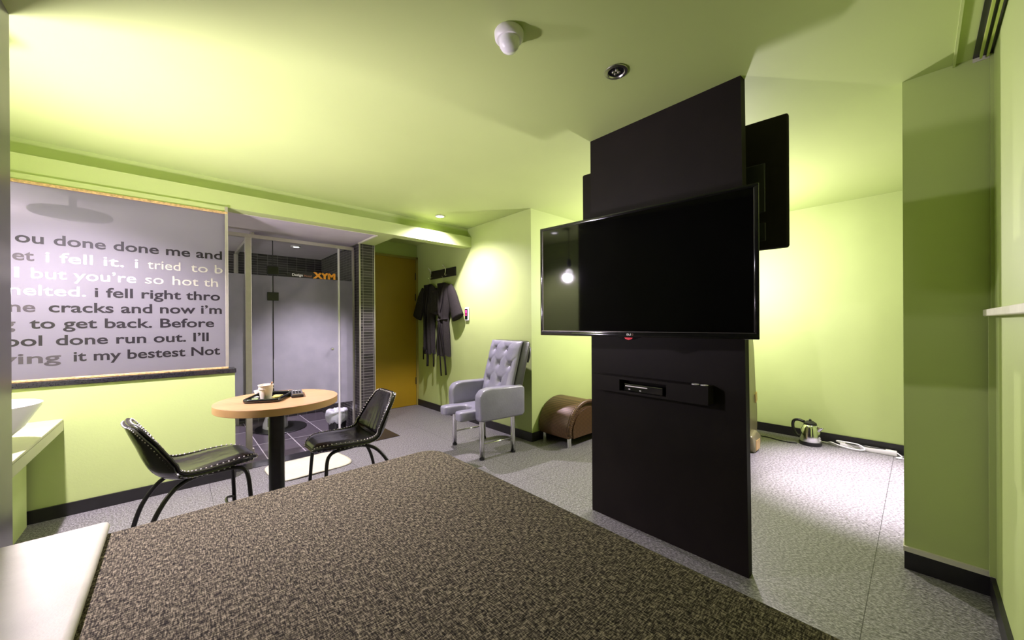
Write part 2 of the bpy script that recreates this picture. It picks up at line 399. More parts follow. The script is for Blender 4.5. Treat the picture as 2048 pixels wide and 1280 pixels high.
# ------------------------------------------------------------------ the setting
XR, YD, YB, XF, XP, YW, YG = 2.601, 4.90, 2.574, 4.679, 2.56, 3.539, 4.33
b = B().box(-1.25, 4.8, -1.15, 3.65, -.12, 0).box(1.73, 2.70, 3.65, 5.0, -.12, 0)
struct(b.build('floor', M_floor), 'speckled grey vinyl floor of the room', 'floor')
struct(B().box(-1.25, 1.53, 3.78, 5.75, -.16, -.06).build('floor_bathroom', M_tile_f), 'dark tiled bathroom floor with pale joints', 'floor')
struct(B().box(.345, 1.73, 3.65, 3.80, -.12, .004).box(1.53, 1.73, 3.80, 4.21, -.12, .004).build('trim_1', M_granite), 'glossy black granite threshold in front of the shower', 'threshold')
struct(B().box(-1.25, 4.8, -1.15, 5.0, H, H+.1).build('ceiling', M_ceil), 'lime green ceiling', 'ceiling')
struct(B().box(-1.25, 1.52, 3.69, 5.75, 2.075, 2.12).build('ceiling_bathroom', M_whitepanel), 'glossy white panelled bathroom ceiling', 'ceiling')
struct(B().box(1.508, 1.525, 3.692, 4.2, 2.060, 2.075).box(-1.2, 1.52, 3.690, 3.70, 2.066, 2.075).build('trim_2', M_beige), 'white edge moulding of the bathroom ceiling', 'trim')
struct(B().box(-1.25, XR, 3.565, 3.69, 2.069, 2.19).box(1.525, 1.695, 3.69, 4.2, 2.069, 2.19).build('trim_3', M_lime), 'lime green boxed ledge running below the ceiling', 'beam')
struct(B().box(-1.25, .302, 3.55, 3.60, 2.029, 2.069).build('trim_10', M_lime), 'lime green head above the lettered glass', 'trim')
struct(B().box(-1.25, XR, 3.64, 3.74, 2.19, H).build('wall_upper', M_lime), 'recessed lime green band above the ledge', 'wall')
struct(B().box(-1.25, .338, YW, 3.66, -.1, .803).build('wall_left', M_lime), 'lime green half wall under the lettered glass', 'wall')
struct(B().box(-.66, .340, YW-.012, YW, 0, .078).build('baseboard_left', M_black_base), 'black baseboard along the half wall', 'baseboard')
struct(B().box(-1.25, .346, YW-.012, 3.67, .803, .836, .004).build('trim_4', M_granite), 'black stone sill on the half wall', 'sill')
# tiled bathroom walls
struct(B().box(-1.25, 1.6, 5.66, 5.75, -.16, 2.1).build('wall_bathroom_back', M_tile_x), 'dark mosaic tiled back wall of the bathroom', 'wall')
struct(B().box(1.525, 1.60, 4.215, 5.66, -.16, 2.07).build('wall_bathroom_right', M_tile_y), 'dark mosaic tiled side wall of the bathroom', 'wall')
struct(B().box(1.53, 1.692, 4.20, 4.216, -.1, 2.069).build('wall_tile_pier', make_tile('dark_mosaic_tile_pier', (0, 2), .111, .031, DK1, DK2, GR, loc=(-.0095, 0, 0))), 'narrow dark tiled pier beside the yellow door', 'wall')
struct(B().box(1.518, 1.532, 4.190, 4.204, -.06, 2.069).box(1.686, 1.697, 4.192, 4.204, 0, 2.069).build('trim_5', M_alu), 'metal corner strips of the tiled pier', 'trim')
struct(B().box(1.60, 1.695, 4.216, 5.0, -.1, H).build('wall_entry_left', M_lime), 'lime green side wall of the entry', 'wall')
struct(B().box(-1.25, -1.15, 2.0, 5.66, -.16, H).build('wall_vanity', M_lime), 'lime green wall behind the vanity', 'wall')
# entry, robe wall, far walls
struct(B().box(1.695, 2.70, YD, 5.0, 0, H).build('wall_entry', M_lime), 'lime green wall around the yellow door', 'wall')
struct(B().box(XR, 4.8, YB, 5.0, 0, H).build('wall_robes', M_lime), 'lime green wall block with the bathrobes', 'wall')
struct(B().box(XR-.012, XR, YB, YD, 0, .085).box(XR-.012, XF, YB-.012, YB, 0, .085).build('baseboard_robes', M_black_base), 'black baseboard around the robe wall', 'baseboard')
struct(B().box(XF, 4.8, -1.15, YB, 0, H).build('wall_far', M_lime), 'bright lime green far wall', 'wall')
struct(B().box(XF-.012, XF, -1.05, YB-.012, 0, .088).build('baseboard_far', M_black_base), 'black baseboard along the far wall', 'baseboard')
struct(B().box(XP, XF, -1.15, -1.05, 0, H).build('wall_side', M_lime), 'lime green side wall of the far area', 'wall')
struct(B().box(XP, XP+.07, -.32, .050, .105, H).build('wall_pier', M_lime), 'lime green wall end beside the sliding door', 'wall')
struct(B().box(XP-.012, XP+.08, -.215, .050, 0, .083).build('baseboard_pier', M_black_base), 'black baseboard under the wall end', 'baseboard')
struct(B().box(XP-.014, XP+.08, -.215, .053, .083, .105).build('trim_6', M_beige), 'cream capping strip over the black baseboard', 'trim')
struct(B().box(-.60, 2.60, -.35, -.214, 0, H).build('wall_right', M_lime), 'lime green wall at the right edge', 'wall')
struct(B().box(-.60, XP-.012, -.214, -.200, 0, .085).build('baseboard_right', M_black_base), 'black baseboard along the right wall', 'baseboard')
struct(B().box(1.0, 2.50, -.216, -.180, 1.187, 1.215, .004).build('trim_7', M_beige), 'pale ledge across the right wall', 'ledge')
struct(B().box(2.515, 2.535, -.216, -.196, .10, 1.187).box(2.54, 2.556, -.216, -.205, .10, H-.01).build('trim_8', M_lime), 'lime green vertical door jamb strips', 'trim')
b = B().box(-.545, -.441, -.35, 2.222, 0, H)
struct(b.build('wall_head', M_head), 'dark laminate wall end at the left edge', 'wall')
struct(B().box(-1.25, -.545, 1.5, 1.6, 0, H).build('wall_vanity_side', M_lime), 'lime green wall at the side of the vanity', 'wall')
# black partition column (slightly out of true at its right edge)
t = B(); bm = t.bm
x0, x1 = 1.927, 1.977
pv = [(x0,1.380,0),(x1,1.380,0),(x1,.525,0),(x0,.525,0),(x0,1.380,H),(x1,1.380,H),(x1,.545,H),(x0,.548,H)]
vv = [bm.verts.new(p) for p in pv]
for f in ((0,1,2,3),(7,6,5,4),(0,4,5,1),(1,5,6,2),(2,6,7,3),(3,7,4,0)): bm.faces.new([vv[i] for i in f])
bmesh.ops.recalc_face_normals(bm, faces=bm.faces)
struct(t.build('wall_partition', M_panel), 'black floor to ceiling partition carrying the televisions', 'partition')
# sliding door track at the ceiling
struct(B().box(.2, XP, -.112, -.104, H-.012, H).build('trim_9', M_ceil), 'thin raised bead across the ceiling', 'trim')
r = thing('door_track', 'black three-slot sliding door track in the ceiling corner', 'door track', (0, 0, 0))
B().box(.2, 2.555, -.213, -.160, H-.004, H-.0005).build('slot_bed', M_blackplastic, r)
for y0 in (-.184, -.202): B().box(.2, 2.535, y0, y0+.007, H-.022, H-.004).build('rail', M_darkgreen, r)
B().box(2.555, 2.559, -.213, -.160, H-.02, H-.0005).build('end_block', M_beige, r)
r['kind'] = 'structure'

# yellow door
r = sroot('door_1', 'mustard yellow flush entry door at the end of the entry', 'door')
B().box(1.76, 2.570, YD-.012, YD, .004, 2.095).build('door_panel', M_yellowdoor, r)
B().box(1.72, 1.76, YD-.03, YD, 0, 2.125).box(2.570, 2.600, YD-.03, YD, 0, 2.125).box(1.72, 2.600, YD-.03, YD, 2.095, 2.125).build('door_frame', M_doorframe, r)
for z in (1.85, 1.55, .35): B().box(2.560, 2.570, YD-.020, YD-.012, z-.05, z+.05).build('hinge', M_blackplastic, r)

# lettered frosted window
r = sroot('window_1', 'frosted glass panel printed with large lowercase lettering', 'window')
B().box(-1.15, .283, 3.552, 3.562, .85, 2.02).build('pane', M_frost, r)
B().box(-1.15, .30, YW+.001, 3.567, 2.012, 2.030, .003).build('top_trim', M_gold, r)
B().box(-1.15, .30, YW+.001, 3.567, .837, .852, .003).build('bottom_trim', M_gold, r)
B().box(.283, .302, YW+.003, 3.567, .85, 2.069, .002).build('jamb', M_alu, r)
YT = 3.5515
Ls = []  # letter tones imitate the room mirrored in the film, word by word
rows = [(1.664, [('ou done done me and', -.69, .265, M_sign_refl_black)]),
        (1.558, [('et', -.70, -.620, M_refl_grey), ('i fell', -.577, -.387, M_sign_refl_white), ('it. i', -.34, -.183, M_refl_pale), ('tried', -.138, .03, M_refl_beige), ('to b', .085, .268, M_refl_beige)]),
        (1.456, [('l', -.693, -.676, M_sign_refl_white), ('but you\u2019re', -.632, -.193, M_sign_refl_white), ('so', -.15, -.058, M_refl_beige), ('hot th', -.012, .240, M_refl_beige)]),
        (1.354, [('nelted.', -.715, -.418, M_sign_refl_white), ('i fell right thro', -.38, .252, M_sign_refl_black)]),
        (1.254, [('ne', -.715, -.617, M_refl_grey), ('cracks and now i\u2019m', -.567, .262, M_sign_refl_black)]),
        (1.155, [('g', -.745, -.690, M_refl_grey), ('to get back. Before', -.64, .216, M_sign_refl_black)]),
        (1.052, [('ool', -.735, -.592, M_sign_refl_black), ('done run out. I\u2019ll', -.54, .184, M_sign_refl_black)]),
        (.948, [('ving', -.755, -.52, M_refl_grey), ('it my bestest Not', -.47, .250, M_sign_refl_black)])]
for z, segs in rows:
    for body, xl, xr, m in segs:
        text_mesh('lettering', body, m, r, xl, xr, z, YT, .088, .0005, .0016 if m in (M_sign_refl_black, M_refl_grey) else .0004)

# ------------------------------------------------------------------ shower enclosure
r = thing('shower_enclosure', 'steel framed frosted glass shower front with a hinged glass door', 'shower', (0, 0, 0))
ZB, ZT = -.055, 2.005
B().box(.18, 1.505, YG-.02, YG+.02, 2.005, 2.04, .003).build('top_rail', M_alu, r)
B().box(.18, .56, YG-.02, YG+.02, -.06, -.02, .003).build('bottom_rail', M_alu, r)
B().box(.495, .545, YG-.022, YG+.022, -.06, 2.01, .003).build('post', M_alu, r)
B().box(1.490, 1.508, YG-.02, YG+.02, -.06, 2.01, .002).build('post', M_alu, r)
def pane(name, xa, xb, frost=True):
    g = B().box(xa, xb, YG-.003, YG+.003, ZB, ZT).build(name, M_clear, r)
    B().box(xa+.001, xb-.001, YG-.0046, YG-.0034, .30, 1.655).build('frosted_band', M_frost2, g)
    return g
pane('glass_panel', .20, .495); pane('glass_panel', .545, .718); pane('glass_panel', 1.352, 1.490)
d = pane('glass_door', .726, 1.335)
B().tube([(1.262, YG-.004, .90), (1.262, YG-.035, .90)], .013, 14).ball((1.262, YG-.042, .90), .018, 2).build('knob', M_chrome, d, **SM)
B().box(1.335, 1.352, YG-.008, YG+.008, ZB, ZT).build('door_edge_seal', M_white, d)
B().box(.7185, .7255, YG-.005, YG+.005, ZB, ZT).build('hinge_seal', M_blackplastic, r)
for z in (1.71, 1.45, .2): B().box(.672, .770, YG-.014, YG+.014, z-.042, z+.042, .003).build('hinge', M_gloss_black, r)
# partition between tub and shower
B().box(.545, .575, YG+.03, 5.655, 2.035, 2.07).build('partition_rail', M_alu, r)
g = B().box(.556, .564, YG+.03, 5.64, .30+.0, 2.035).build('partition_glass', M_clear, r)
B().box(.535, .575, 5.62, 5.655, -.06, 2.035).build('partition_post', M_alu, r)
# sign on the glass
sg = B().prism([(.80, 1.657), (1.332, 1.657), (1.332, 1.690), (1.08, 1.712), (.905, 1.712)], 'y', YG-.0062, YG-.0042).build('sign', M_sign_refl_black, r)
text_mesh('sign_lettering', 'Design', M_sign_refl_white, sg, .890, .988, 1.670, YG-.0066, .036, .0003, .0008)
text_mesh('sign_lettering', 'Motel', M_brownlet, sg, .998, 1.072, 1.668, YG-.0066, .032, .0003, .0006)
text_mesh('sign_lettering', 'XYM', M_orange, sg, 1.083, 1.308, 1.663, YG-.0068, .083, .0004, .0055)

# bathroom contents
r = thing('toilet', 'white toilet standing behind the shower glass', 'toilet', (.88, 5.25, -.046))
B().lathe([(0, 0), (.13, 0), (.125, .05), (.10, .12), (.11, .22), (.15, .32), (.18, .38), (.185, .40), (.12, .40), (.10, .34), (0, .28)], (0, -.08, 0), 32, 1, 1.25).build('bowl', M_ceram, r, **SM)
B().box(-.19, .19, .14, .32, .38, .78, .03, 3).build('tank', M_ceram, r, **SM)
B().lathe([(.10, 0), (.19, 0), (.19, .03), (.10, .03)], (0, -.08, .405), 32, 1, 1.2).build('seat', M_white, r, **SM)
B().lathe([(0, 0), (.17, 0), (.19, .006), (.19, .010), (0, .012)], (.80-.88, 5.15-5.25, .0), 40, 1.45, 1.15)
tag(B().lathe([(0, 0), (.25, 0), (.265, .004), (.26, .009), (0, .011)], (.93, 5.12, -.058), 40, 1.0, 1.15).build('bath_mat', M_blackplastic, None, **SM), 'black oval mat under the toilet on the tiled floor', 'mat')
r = thing('waste_bin', 'small black waste bin with a white plastic liner behind the glass', 'bin', (1.39, 4.56, -.06))
B().lathe([(0, 0), (.085, 0), (.09, .01), (.105, .22), (.10, .22), (.085, .02), (0, .02)], (0, 0, 0), 28).build('bucket', M_blackplastic, r, **SM)
def liner(u, v):
    a = 2*PI*u; k = 1 + .025*math.sin(7*a) + .025*math.sin(16*a+1) + .015*math.sin(29*a)
    prof = [(.100, .10), (.118, .13), (.122, .19), (.112, .235), (.085, .24), (.04, .215)]
    i = min(int(v*5), 4); t = v*5-i
    rr = prof[i][0]*(1-t)+prof[i+1][0]*t; zz = prof[i][1]*(1-t)+prof[i+1][1]*t
    return (rr*k*math.cos(a), rr*k*math.sin(a), zz + (.012*math.sin(5*a)+.006*math.sin(14*a) if v < .3 else .005*math.sin(6*a)+.004*math.sin(17*a)))
B().grid(liner, 56, 10, wrap=True).build('liner', M_bag, r, smooth=True)
r = thing('overhead_shower', 'grey disc overhead shower blurred behind the frosted glass', 'shower head', (-.53, 4.0, 2.07))
B().lathe([(0, -.13), (.19, -.13), (.2, -.118), (.19, -.10), (.05, -.08), (0, -.08)], (0, 0, 0), 40).build('disc', M_blackplastic, r, **SM)
B().tube([(0, 0, .0), (0, 0, -.09)], .02, 12).build('pipe', M_blackplastic, r, **SM)
r = thing('ceiling_lamp', 'round lit ceiling lamp inside the shower', 'lamp', (1.04, 4.85, 2.075))
B().lathe([(.03, 0), (.055, 0), (.055, -.012), (.03, -.012)], (0, 0, 0), 28).build('rim', M_white, r, **SM)
B().lathe([(0, -.004), (.03, -.004), (.03, -.010), (0, -.016)], (0, 0, 0), 24).build('bulb', M_lampglow, r, **SM)

# ------------------------------------------------------------------ vanity at the left edge
r = thing('vanity_counter', 'cream topped vanity counter projecting from the wall at the left', 'counter', (-.83, 2.9, 0))
B().box(-.31, .320, -.60, .638, .585, .600, .003).build('top', M_counter, r)
B().box(.305, .320, -.60, .638, .530, .585).build('apron', M_counter, r)
B().box(.165, .185, .20, .60, 0, .585).build('support_panel', M_lime, r)
r = thing('wash_basin', 'white vessel wash basin on the vanity counter', 'basin', (-.745, 2.88, .600))
B().lathe([(0, 0), (.10, 0), (.13, .02), (.19, .09), (.235, .18), (.24, .20), (.232, .20), (.18, .11), (.12, .04), (0, .03)], (0, 0, 0), 48, 1.1, 1.0).build('bowl', M_ceram, r, **SM)
B().tube([(-.24, 0, 0), (-.24, 0, .26), (-.22, 0, .29), (-.12, 0, .27)], .014, 12).build('faucet', M_chrome, r, **SM)
r = thing('soap_dish', 'chrome soap dish at the front of the vanity counter', 'soap dish', (-.585, 2.56, .600))
B().lathe([(0, 0), (.04, 0), (.055, .012), (.06, .02), (.054, .02), (.03, .008), (0, .006)], (0, 0, 0), 32, .8, 1.3).build('tray', M_chrome, r, **SM)
B().ball((0, 0, .022), .025, 2, (1, 1.3, .5)).build('soap', M_white, r, smooth=True)
r = thing('pendant_lamp', 'bare bulb lamp hanging over the vanity counter', 'lamp', (-.56, 2.40, 1.88))
B().tube([(0, 0, 0), (0, 0, H-1.88)], .004, 8).build('cord', M_blackplastic, r)
B().lathe([(0, .06), (.02, .06), (.024, .0), (.024, -.03), (0, -.03)], (0, 0, 0), 20).build('socket', M_blackplastic, r, **SM)
B().ball((0, 0, -.10), .045, 2).build('bulb', M_bulb, r, smooth=True)

# ------------------------------------------------------------------ bed
def rbox_cover(x0, x1, y0, y1, z0, z1, rad, bulge, seg=10):
    t = bmesh.new(); bb = B()
    bb.box(x0, x1, y0, y1, z0, z1)
    bm = bb.bm
    vert = [e for e in bm.edges if abs(e.verts[0].co.z-e.verts[1].co.z) > .1]
    bmesh.ops.bevel(bm, geom=vert, offset=rad, segments=6, profile=.5, affect='EDGES')
    top = [e for e in bm.edges if e.verts[0].co.z > z1-.001 and e.verts[1].co.z > z1-.001]
    bmesh.ops.bevel(bm, geom=top, offset=.05, segments=5, profile=.5, affect='EDGES')
    return bb
r = thing('bed', 'large bed with a brown heathered tweed cover filling the foreground', 'bed', (.32, .80, 0))
B().box(-.70, .70, -.95, .93, 0, .12).build('base', M_blackplastic, r)
rbox_cover(-.755, .747, -.985, 1.00, .10, .50, .13, 0).build('cover', M_tweed, r, smooth=True, angle=.9)
s = B(); s.box(-.435, -.160, -.18, 1.785, .502, .535, .014, 3)
tag(s.build('bed_runner', M_cream, None, **SM), 'cream leather-look runner lying across the head end of the bed', 'bed runner')

# ------------------------------------------------------------------ table and what stands on it
TX, TY = .466, 2.62
r = thing('pedestal_table', 'round light oak table on a black pedestal', 'table', (TX, TY, 0))
B().lathe([(0, .7195), (.318, .7195), (.32, .72)], (0, 0, 0), 72).build('tabletop', M_wood, r, smooth=True, angle=.5)
B().lathe([(0, .680), (.318, .680), (.320, .682), (.320, .718), (.318, .7194), (0, .7194)], (0, 0, 0), 72).build('edge_band', M_woodedge, r, smooth=True, angle=.5)
B().lathe([(.041, .02), (.041, .680)], (-.02, -.03, 0), 28).build('pole', M_tube, r, smooth=True)
B().lathe([(0, 0), (.20, 0), (.20, .012), (.05, .03), (0, .03)], (-.02, -.03, 0), 36).build('base_plate', M_tube, r, **SM)
r = thing('tray', 'black rounded tray on the oak table', 'tray', (.424, 2.665, .7205), math.radians(-28))
def rr(w, d, rad, n=6):
    out = []
    for cx, cyy, a0 in ((w-rad, d-rad, 0), (-w+rad, d-rad, PI/2), (-w+rad, -d+rad, PI), (w-rad, -d+rad, 1.5*PI)):
        for k in range(n+1): a = a0+PI/2*k/n; out.append((cx+rad*math.cos(a), cyy+rad*math.sin(a)))
    return out
B().prism(rr(.088, .135, .03), 'z', 0, .004).build('tray_base', M_gloss_black, r)
t = B(); t.tube([(x, y, .012) for x, y in rr(.090, .137, .03)], .008, 10, True, 1.3); t.build('tray_rim', M_gloss_black, r, smooth=True)
r = thing('paper_cup', 'cream paper cup with a stir stick standing on the black tray', 'cup', (.395, 2.600, .7255))
B().lathe([(0, .002), (.026, .002), (.027, 0), (.036, .070), (.037, .085), (.0395, .085), (.040, .088), (.038, .091), (.035, .088), (.026, .008), (0, .008)], (0, 0, 0), 32).build('body', M_cup, r, **SM)
B().lathe([(.0363, .066), (.038, .066), (.038, .070), (.0366, .070)], (0, 0, 0), 32).build('band', M_cup, r, **SM)
B().tube([(.0, .0, .01), (.028, -.025, .105)], .005, 8).build('stir_stick', M_brownwood, r)
def packet(loc, rz, m, label, sx=.03, sy=.045):
    o = B().box(-sx/2, sx/2, -sy/2, sy/2, 0, .006, .002).build('sugar_packet', m); o.location = loc; o.rotation_euler = (.0, 0, rz)
    tag(o, label, 'packet', 'packets on the tray'); return o
packet((.455, 2.640, .7256), .3, M_yellow, 'yellow packet on the tray right behind the cup')
packet((.474, 2.690, .7256), .9, M_yellow, 'yellow packet at the back right corner of the tray')
packet((.440, 2.570, .7256), 1.2, M_paper, 'white packet in front of the yellow packets on the tray')
packet((.345, 2.640, .7256), -.2, M_greenp, 'green packet to the left of the cup on the tray')
packet((.360, 2.725, .7256), .1, M_paper, 'white packet at the back left of the tray')
r = thing('ashtray', 'white ashtray with a black lighter standing behind the tray', 'ashtray', (.420, 2.885, .7205))
B().lathe([(0, 0), (.042, 0), (.048, .022), (.044, .022), (.038, .006), (0, .006)], (0, 0, 0), 28).build('dish', M_ceram, r, **SM)
B().box(-.01, .035, -.012, .010, .0225, .036, .003).build('lighter', M_blackplastic, r)
r = thing('telephone', 'slim grey keypad handset lying beside the tray', 'telephone', (.572, 2.672, .7205), math.radians(-10))
B().box(-.034, .034, -.10, .10, 0, .016, .006, 3).build('body', M_blackplastic, r, **SM)
B().box(-.030, .030, -.095, .095, .0158, .0215, .002).build('face_plate', M_steel, r)
for i in range(3):
    for j in range(6): B().box(-.022+i*.016, -.011+i*.016, -.07+j*.02, -.058+j*.02, .0213, .0235, .001).build('key', M_blackplastic if j != 5 else M_white, r)

# ------------------------------------------------------------------ black vinyl chairs
PX = [(.236, .412), (.226, .432), (.175, .443), (.09, .437), (0, .427), (-.07, .422), (-.125, .432), (-.165, .465), (-.192, .52), (-.214, .585), (-.236, .645), (-.250, .685), (-.256, .705)]
PW = [.055, .112, .172, .192, .197, .198, .198, .196, .186, .172, .155, .135, .10]
PC = [.0, .004, .010, .016, .022, .032, .050, .066, .062, .048, .032, .02, .008]
NS = len(PX)-1
def prof(s, off=0.0):
    f = s*NS; i = min(int(f), NS-1); t = f-i
    L = lambda a: a[i]*(1-t)+a[i+1]*t
    P = lambda k: Vector((PX[k][0], 0, PX[k][1]))
    a, b, c, d = P(max(i-1, 0)), P(i), P(i+1), P(min(i+2, NS))
    p = .5*((2*b)+(c-a)*t+(2*a-5*b+4*c-d)*t*t+(3*b-a-3*c+d)*t**3)
    tg = .5*((c-a)+2*(2*a-5*b+4*c-d)*t+3*(3*b-a-3*c+d)*t*t); tg.normalize()
    nrm = Vector((tg.z, 0, -tg.x))       # towards the sitter
    if nrm.z < 0 and nrm.x < 0: nrm = -nrm
    return p + nrm*off, L(PW), L(PC), nrm
def chair_pt(s, t, off=0.0):
    p, w_, c, nrm = prof(s)
    q = p + nrm*(c*abs(t)**2.6 + off)
    q.y = w_*t*(1-.06*abs(t)**4) if True else 0
    return q
def make_chair(label):
    r = thing('side_chair', label, 'chair', group='black vinyl chairs at the oak table')
    B().grid(lambda u, v: chair_pt(.03+.97*u, 2*v-1, -.004), 40, 20, .014).build('shell', M_vinyl, r, **SM)
    def seat(u, v):
        t = 2*v-1; s = .05+u*.46; e = max(0, min(1, 6*min(u, 1-u)))**.5*max(0, min(1, 5*min(v, 1-v)))**.5
        return chair_pt(s, t*.93, .004+.020*e)
    def back(u, v):
        t = 2*v-1; s = .545+u*.435; e = max(0, min(1, 6*min(u, 1-u)))**.5*max(0, min(1, 5*min(v, 1-v)))**.5
        pl = .004*math.sin(t*22)*max(0, 1-u*1.6)*(1-abs(t))
        return chair_pt(s, t*.92, .004+.020*e+pl)
    B().grid(seat, 30, 24).build('seat_pad', M_vinyl, r, smooth=True)
    B().grid(back, 30, 24).build('back_pad', M_vinyl, r, smooth=True)
    st = B()
    per = [(.03+.95*k/44, 1) for k in range(45)] + [(.985, 1-2*k/10) for k in range(1, 10)] + [(.98-.95*k/44, -1) for k in range(45)] + [(.035, -1+2*k/12) for k in range(1, 12)]
    for s_, t_ in per:
        st.ball(chair_pt(s_, t_*.945, .012), .0042, 1); st.ball(chair_pt(s_, t_*.985, -.019), .0042, 1)
    st.build('stitching', M_stud, r)
    tr = B()
    loop = [chair_pt(.03+.97*k/40, 1, .0) for k in range(41)] + [chair_pt(1, 1-2*k/10, 0) for k in range(1, 10)] + [chair_pt(1-.97*k/40, -1, 0) for k in range(41)] + [chair_pt(.03, -1+2*k/12, 0) for k in range(1, 12)]
    tr.tube(loop, .008, 8, True).build('edge_welt', M_vinyl, r, smooth=True)
    for sgn in (-1, 1):
        B().tube(smoothpath([(.02, sgn*.10, .406), (.12, sgn*.115, .406), (.165, sgn*.130, .392), (.185, sgn*.142, .345), (.195, sgn*.155, .20), (.205, sgn*.17, 0)], 5), .0105, 10).build('leg', M_tube, r, smooth=True)
        B().tube(smoothpath([(.02, sgn*.085, .404), (-.06, sgn*.10, .396), (-.13, sgn*.125, .355), (-.19, sgn*.15, .26), (-.225, sgn*.165, .14), (-.25, sgn*.175, 0)], 5), .0105, 10).build('leg', M_tube, r, smooth=True)
    B().tube(smoothpath([(.199, -.159, .15), (.15, -.11, .17), (.13, 0, .175), (.15, .11, .17), (.199, .159, .15)], 5), .007, 8).build('stretcher', M_tube, r, smooth=True)
    return r
def copy_tree(o, parent=None):
    c = o.copy(); col.objects.link(c)
    if parent: c.parent = parent
    for ch in list(o.children): copy_tree(ch, c)
    return c
ch1 = make_chair('black vinyl chair on the left of the oak table, in front of the half wall')
ch1.location = (.085, 2.565, 0); ch1.rotation_euler = (0, 0, math.radians(9))
ch2 = copy_tree(ch1); ch2['label'] = 'black vinyl chair on the right of the oak table, near the tiled pier'
ch2.location = (.835, 2.48, 0); ch2.rotation_euler = (0, 0, math.radians(181))

# ------------------------------------------------------------------ floor mat by the shower
def mat_pt(u, v):
    x = .53 + .57*u; y = 3.17 + .45*v
    z = .010 + .006*math.sin(9*v+3*u) * (.4+.6*math.sin(5*u)) + .006*max(0, math.sin(7*(v-.2*u)))
    # rounded corners
    cx, cyy = .815, 3.395; dx, dy = (x-cx)/.285, (y-cyy)/.225
    k = (abs(dx)**5+abs(dy)**5)**.2; m_ = max(abs(dx), abs(dy))
    if k > 1e-4: dx, dy = dx*m_/k, dy*m_/k
    x, y = cx+dx*.285+.06*dy*0-.02*dy, cyy+dy*.225+.015*dx
    return (x, y, max(z, .004))
tag(B().grid(mat_pt, 30, 24, .008).build('floor_towel', M_towel, None, smooth=True), 'cream towel mat laid on the floor in front of the shower', 'towel')

# ------------------------------------------------------------------ grey tufted armchair
r = thing('armchair', 'silver grey tufted armchair on chrome legs beside the robe wall', 'armchair', (2.13, 2.755, 0), math.radians(174))
def arm_poly():
    return [(-.25, .33), (-.27, .36), (-.27, .585), (-.24, .605), (.10, .61), (.17, .595), (.205, .555), (.21, .50), (.205, .345), (.19, .33)]
for sgn in (-1, 1):
    B().prism(arm_poly(), 'y', sgn*.25-.05, sgn*.25+.05, .018, 3).build('arm', M_greyleather, r, **SM)
seatp = [(-.20, -.20), (.18, -.20), (.30, -.205), (.345, -.19), (.35, -.16), (.345, -.10), (.31, -.085), (.20, -.085), (.14, -.06), (.125, 0), (.14, .06), (.20, .085), (.31, .085), (.345, .10), (.35, .16), (.345, .19), (.30, .205), (.18, .20), (-.20, .20)]
B().prism(seatp, 'z', .335, .415, .018, 3).build('seat', M_greyleather, r, **SM)
btn = [(.40, .86), (.78, .86), (.20, .62), (.56, .62), (.88, .62), (.40, .36), (.78, .36), (.2, .12), (.56, .12)]
def bk(u, v, out=True):
    y = (u-.5)*.51; z = .40+.60*v
    x = -.115-.165*v
    ed = min(1, min(u, 1-u)*7)*min(1, min(v, 1-v)*9 if v > .5 else 1)
    d = .035*max(0, ed)**.5
    for bu, bv in btn:
        q = ((u-1+bu)*.51)**2+((v-bv)*.60)**2
        d -= .030*math.exp(-q/.0011)
        # diagonal creases
        for su in (-1, 1):
            du, dv = (u-1+bu)*.51, (v-bv)*.60
            al = (du*su+dv)/1.414; pe = (du*su-dv)/1.414
            if 0 < al < .15: d -= .010*math.exp(-(pe/.012)**2)*(1-al/.15)
    return (x+d, y, z+.02*d)
t = B(); t.grid(bk, 60, 64)
t.build('backrest', M_greyleather, r, smooth=True)
t = B().prism([(-.115, .38), (-.285, 1.0), (-.36, 1.005), (-.385, .98), (-.22, .33), (-.13, .33)], 'y', -.255, .255, .02, 3)
t.build('back_shell', M_darkleather, r, **SM)
bt = None
for bu, bv in btn[:7]:
    q = bk(1-bu, bv); B().ball((q[0]+.002, q[1], q[2]), .009, 2, (.6, 1, 1)).build('button', M_greyleather, r, smooth=True)
for sx, zt in ((.165, .345), (-.165, .345)):
    for sgn in (-1, 1):
        l = B().lathe([(0, .012), (.021, .012), (.021, zt)], (sx, sgn*.25, 0), 20).build('leg', M_chrome, r, smooth=True)
        B().lathe([(0, 0), (.022, 0), (.023, .014), (0, .014)], (sx, sgn*.25, 0), 20).build('foot', M_blackplastic, l, **SM)
for sgn in (-1, 1): B().tube([(.165, sgn*.25, .13), (-.165, sgn*.25, .13)], .008, 8).build('stretcher', M_chrome, r, smooth=True)
B().tube([(-.345, .20, .98), (-.39, .225, .93), (-.375, .235, .86), (-.35, .235, .80)], .012, 8).build('side_fold', M_darkleather, r, smooth=True)

# ------------------------------------------------------------------ bronze lounge
r = thing('lounge_bench', 'curved bronze woven leather lounge bench against the green wall', 'lounge', (2.69, 2.185, 0))
pr = [(0, .085), (-.008, .18), (.012, .25), (.05, .315), (.11, .37), (.19, .405), (.27, .415), (.36, .405), (.50, .36), (.65, .30), (.80, .265), (.95, .26), (1.10, .29), (1.22, .32), (1.30, .30), (1.33, .22), (1.33, .085)]
prs = [(p.x, p.z) for p in smoothpath([(a, 0, c) for a, c in pr], 4)]
B().prism(prs, 'y', 0, .375, .012, 2).build('body', M_weave, r, **SM)
B().tube([(a, -.006, c-.01) for a, c in prs[2:-2]], .020, 10).build('piping', M_weave, r, smooth=True)
B().prism([(a*.9+.06, .085+(c-.085)*.78) for a, c in prs], 'y', -.010, .002).build('side_panel', M_weave, r)
rf = B()
for k in range(2, 30):
    a, c = prs[k]; rf.ball((a+.012, -.022, c-.016), .006, 1, (1.6, .6, 1))
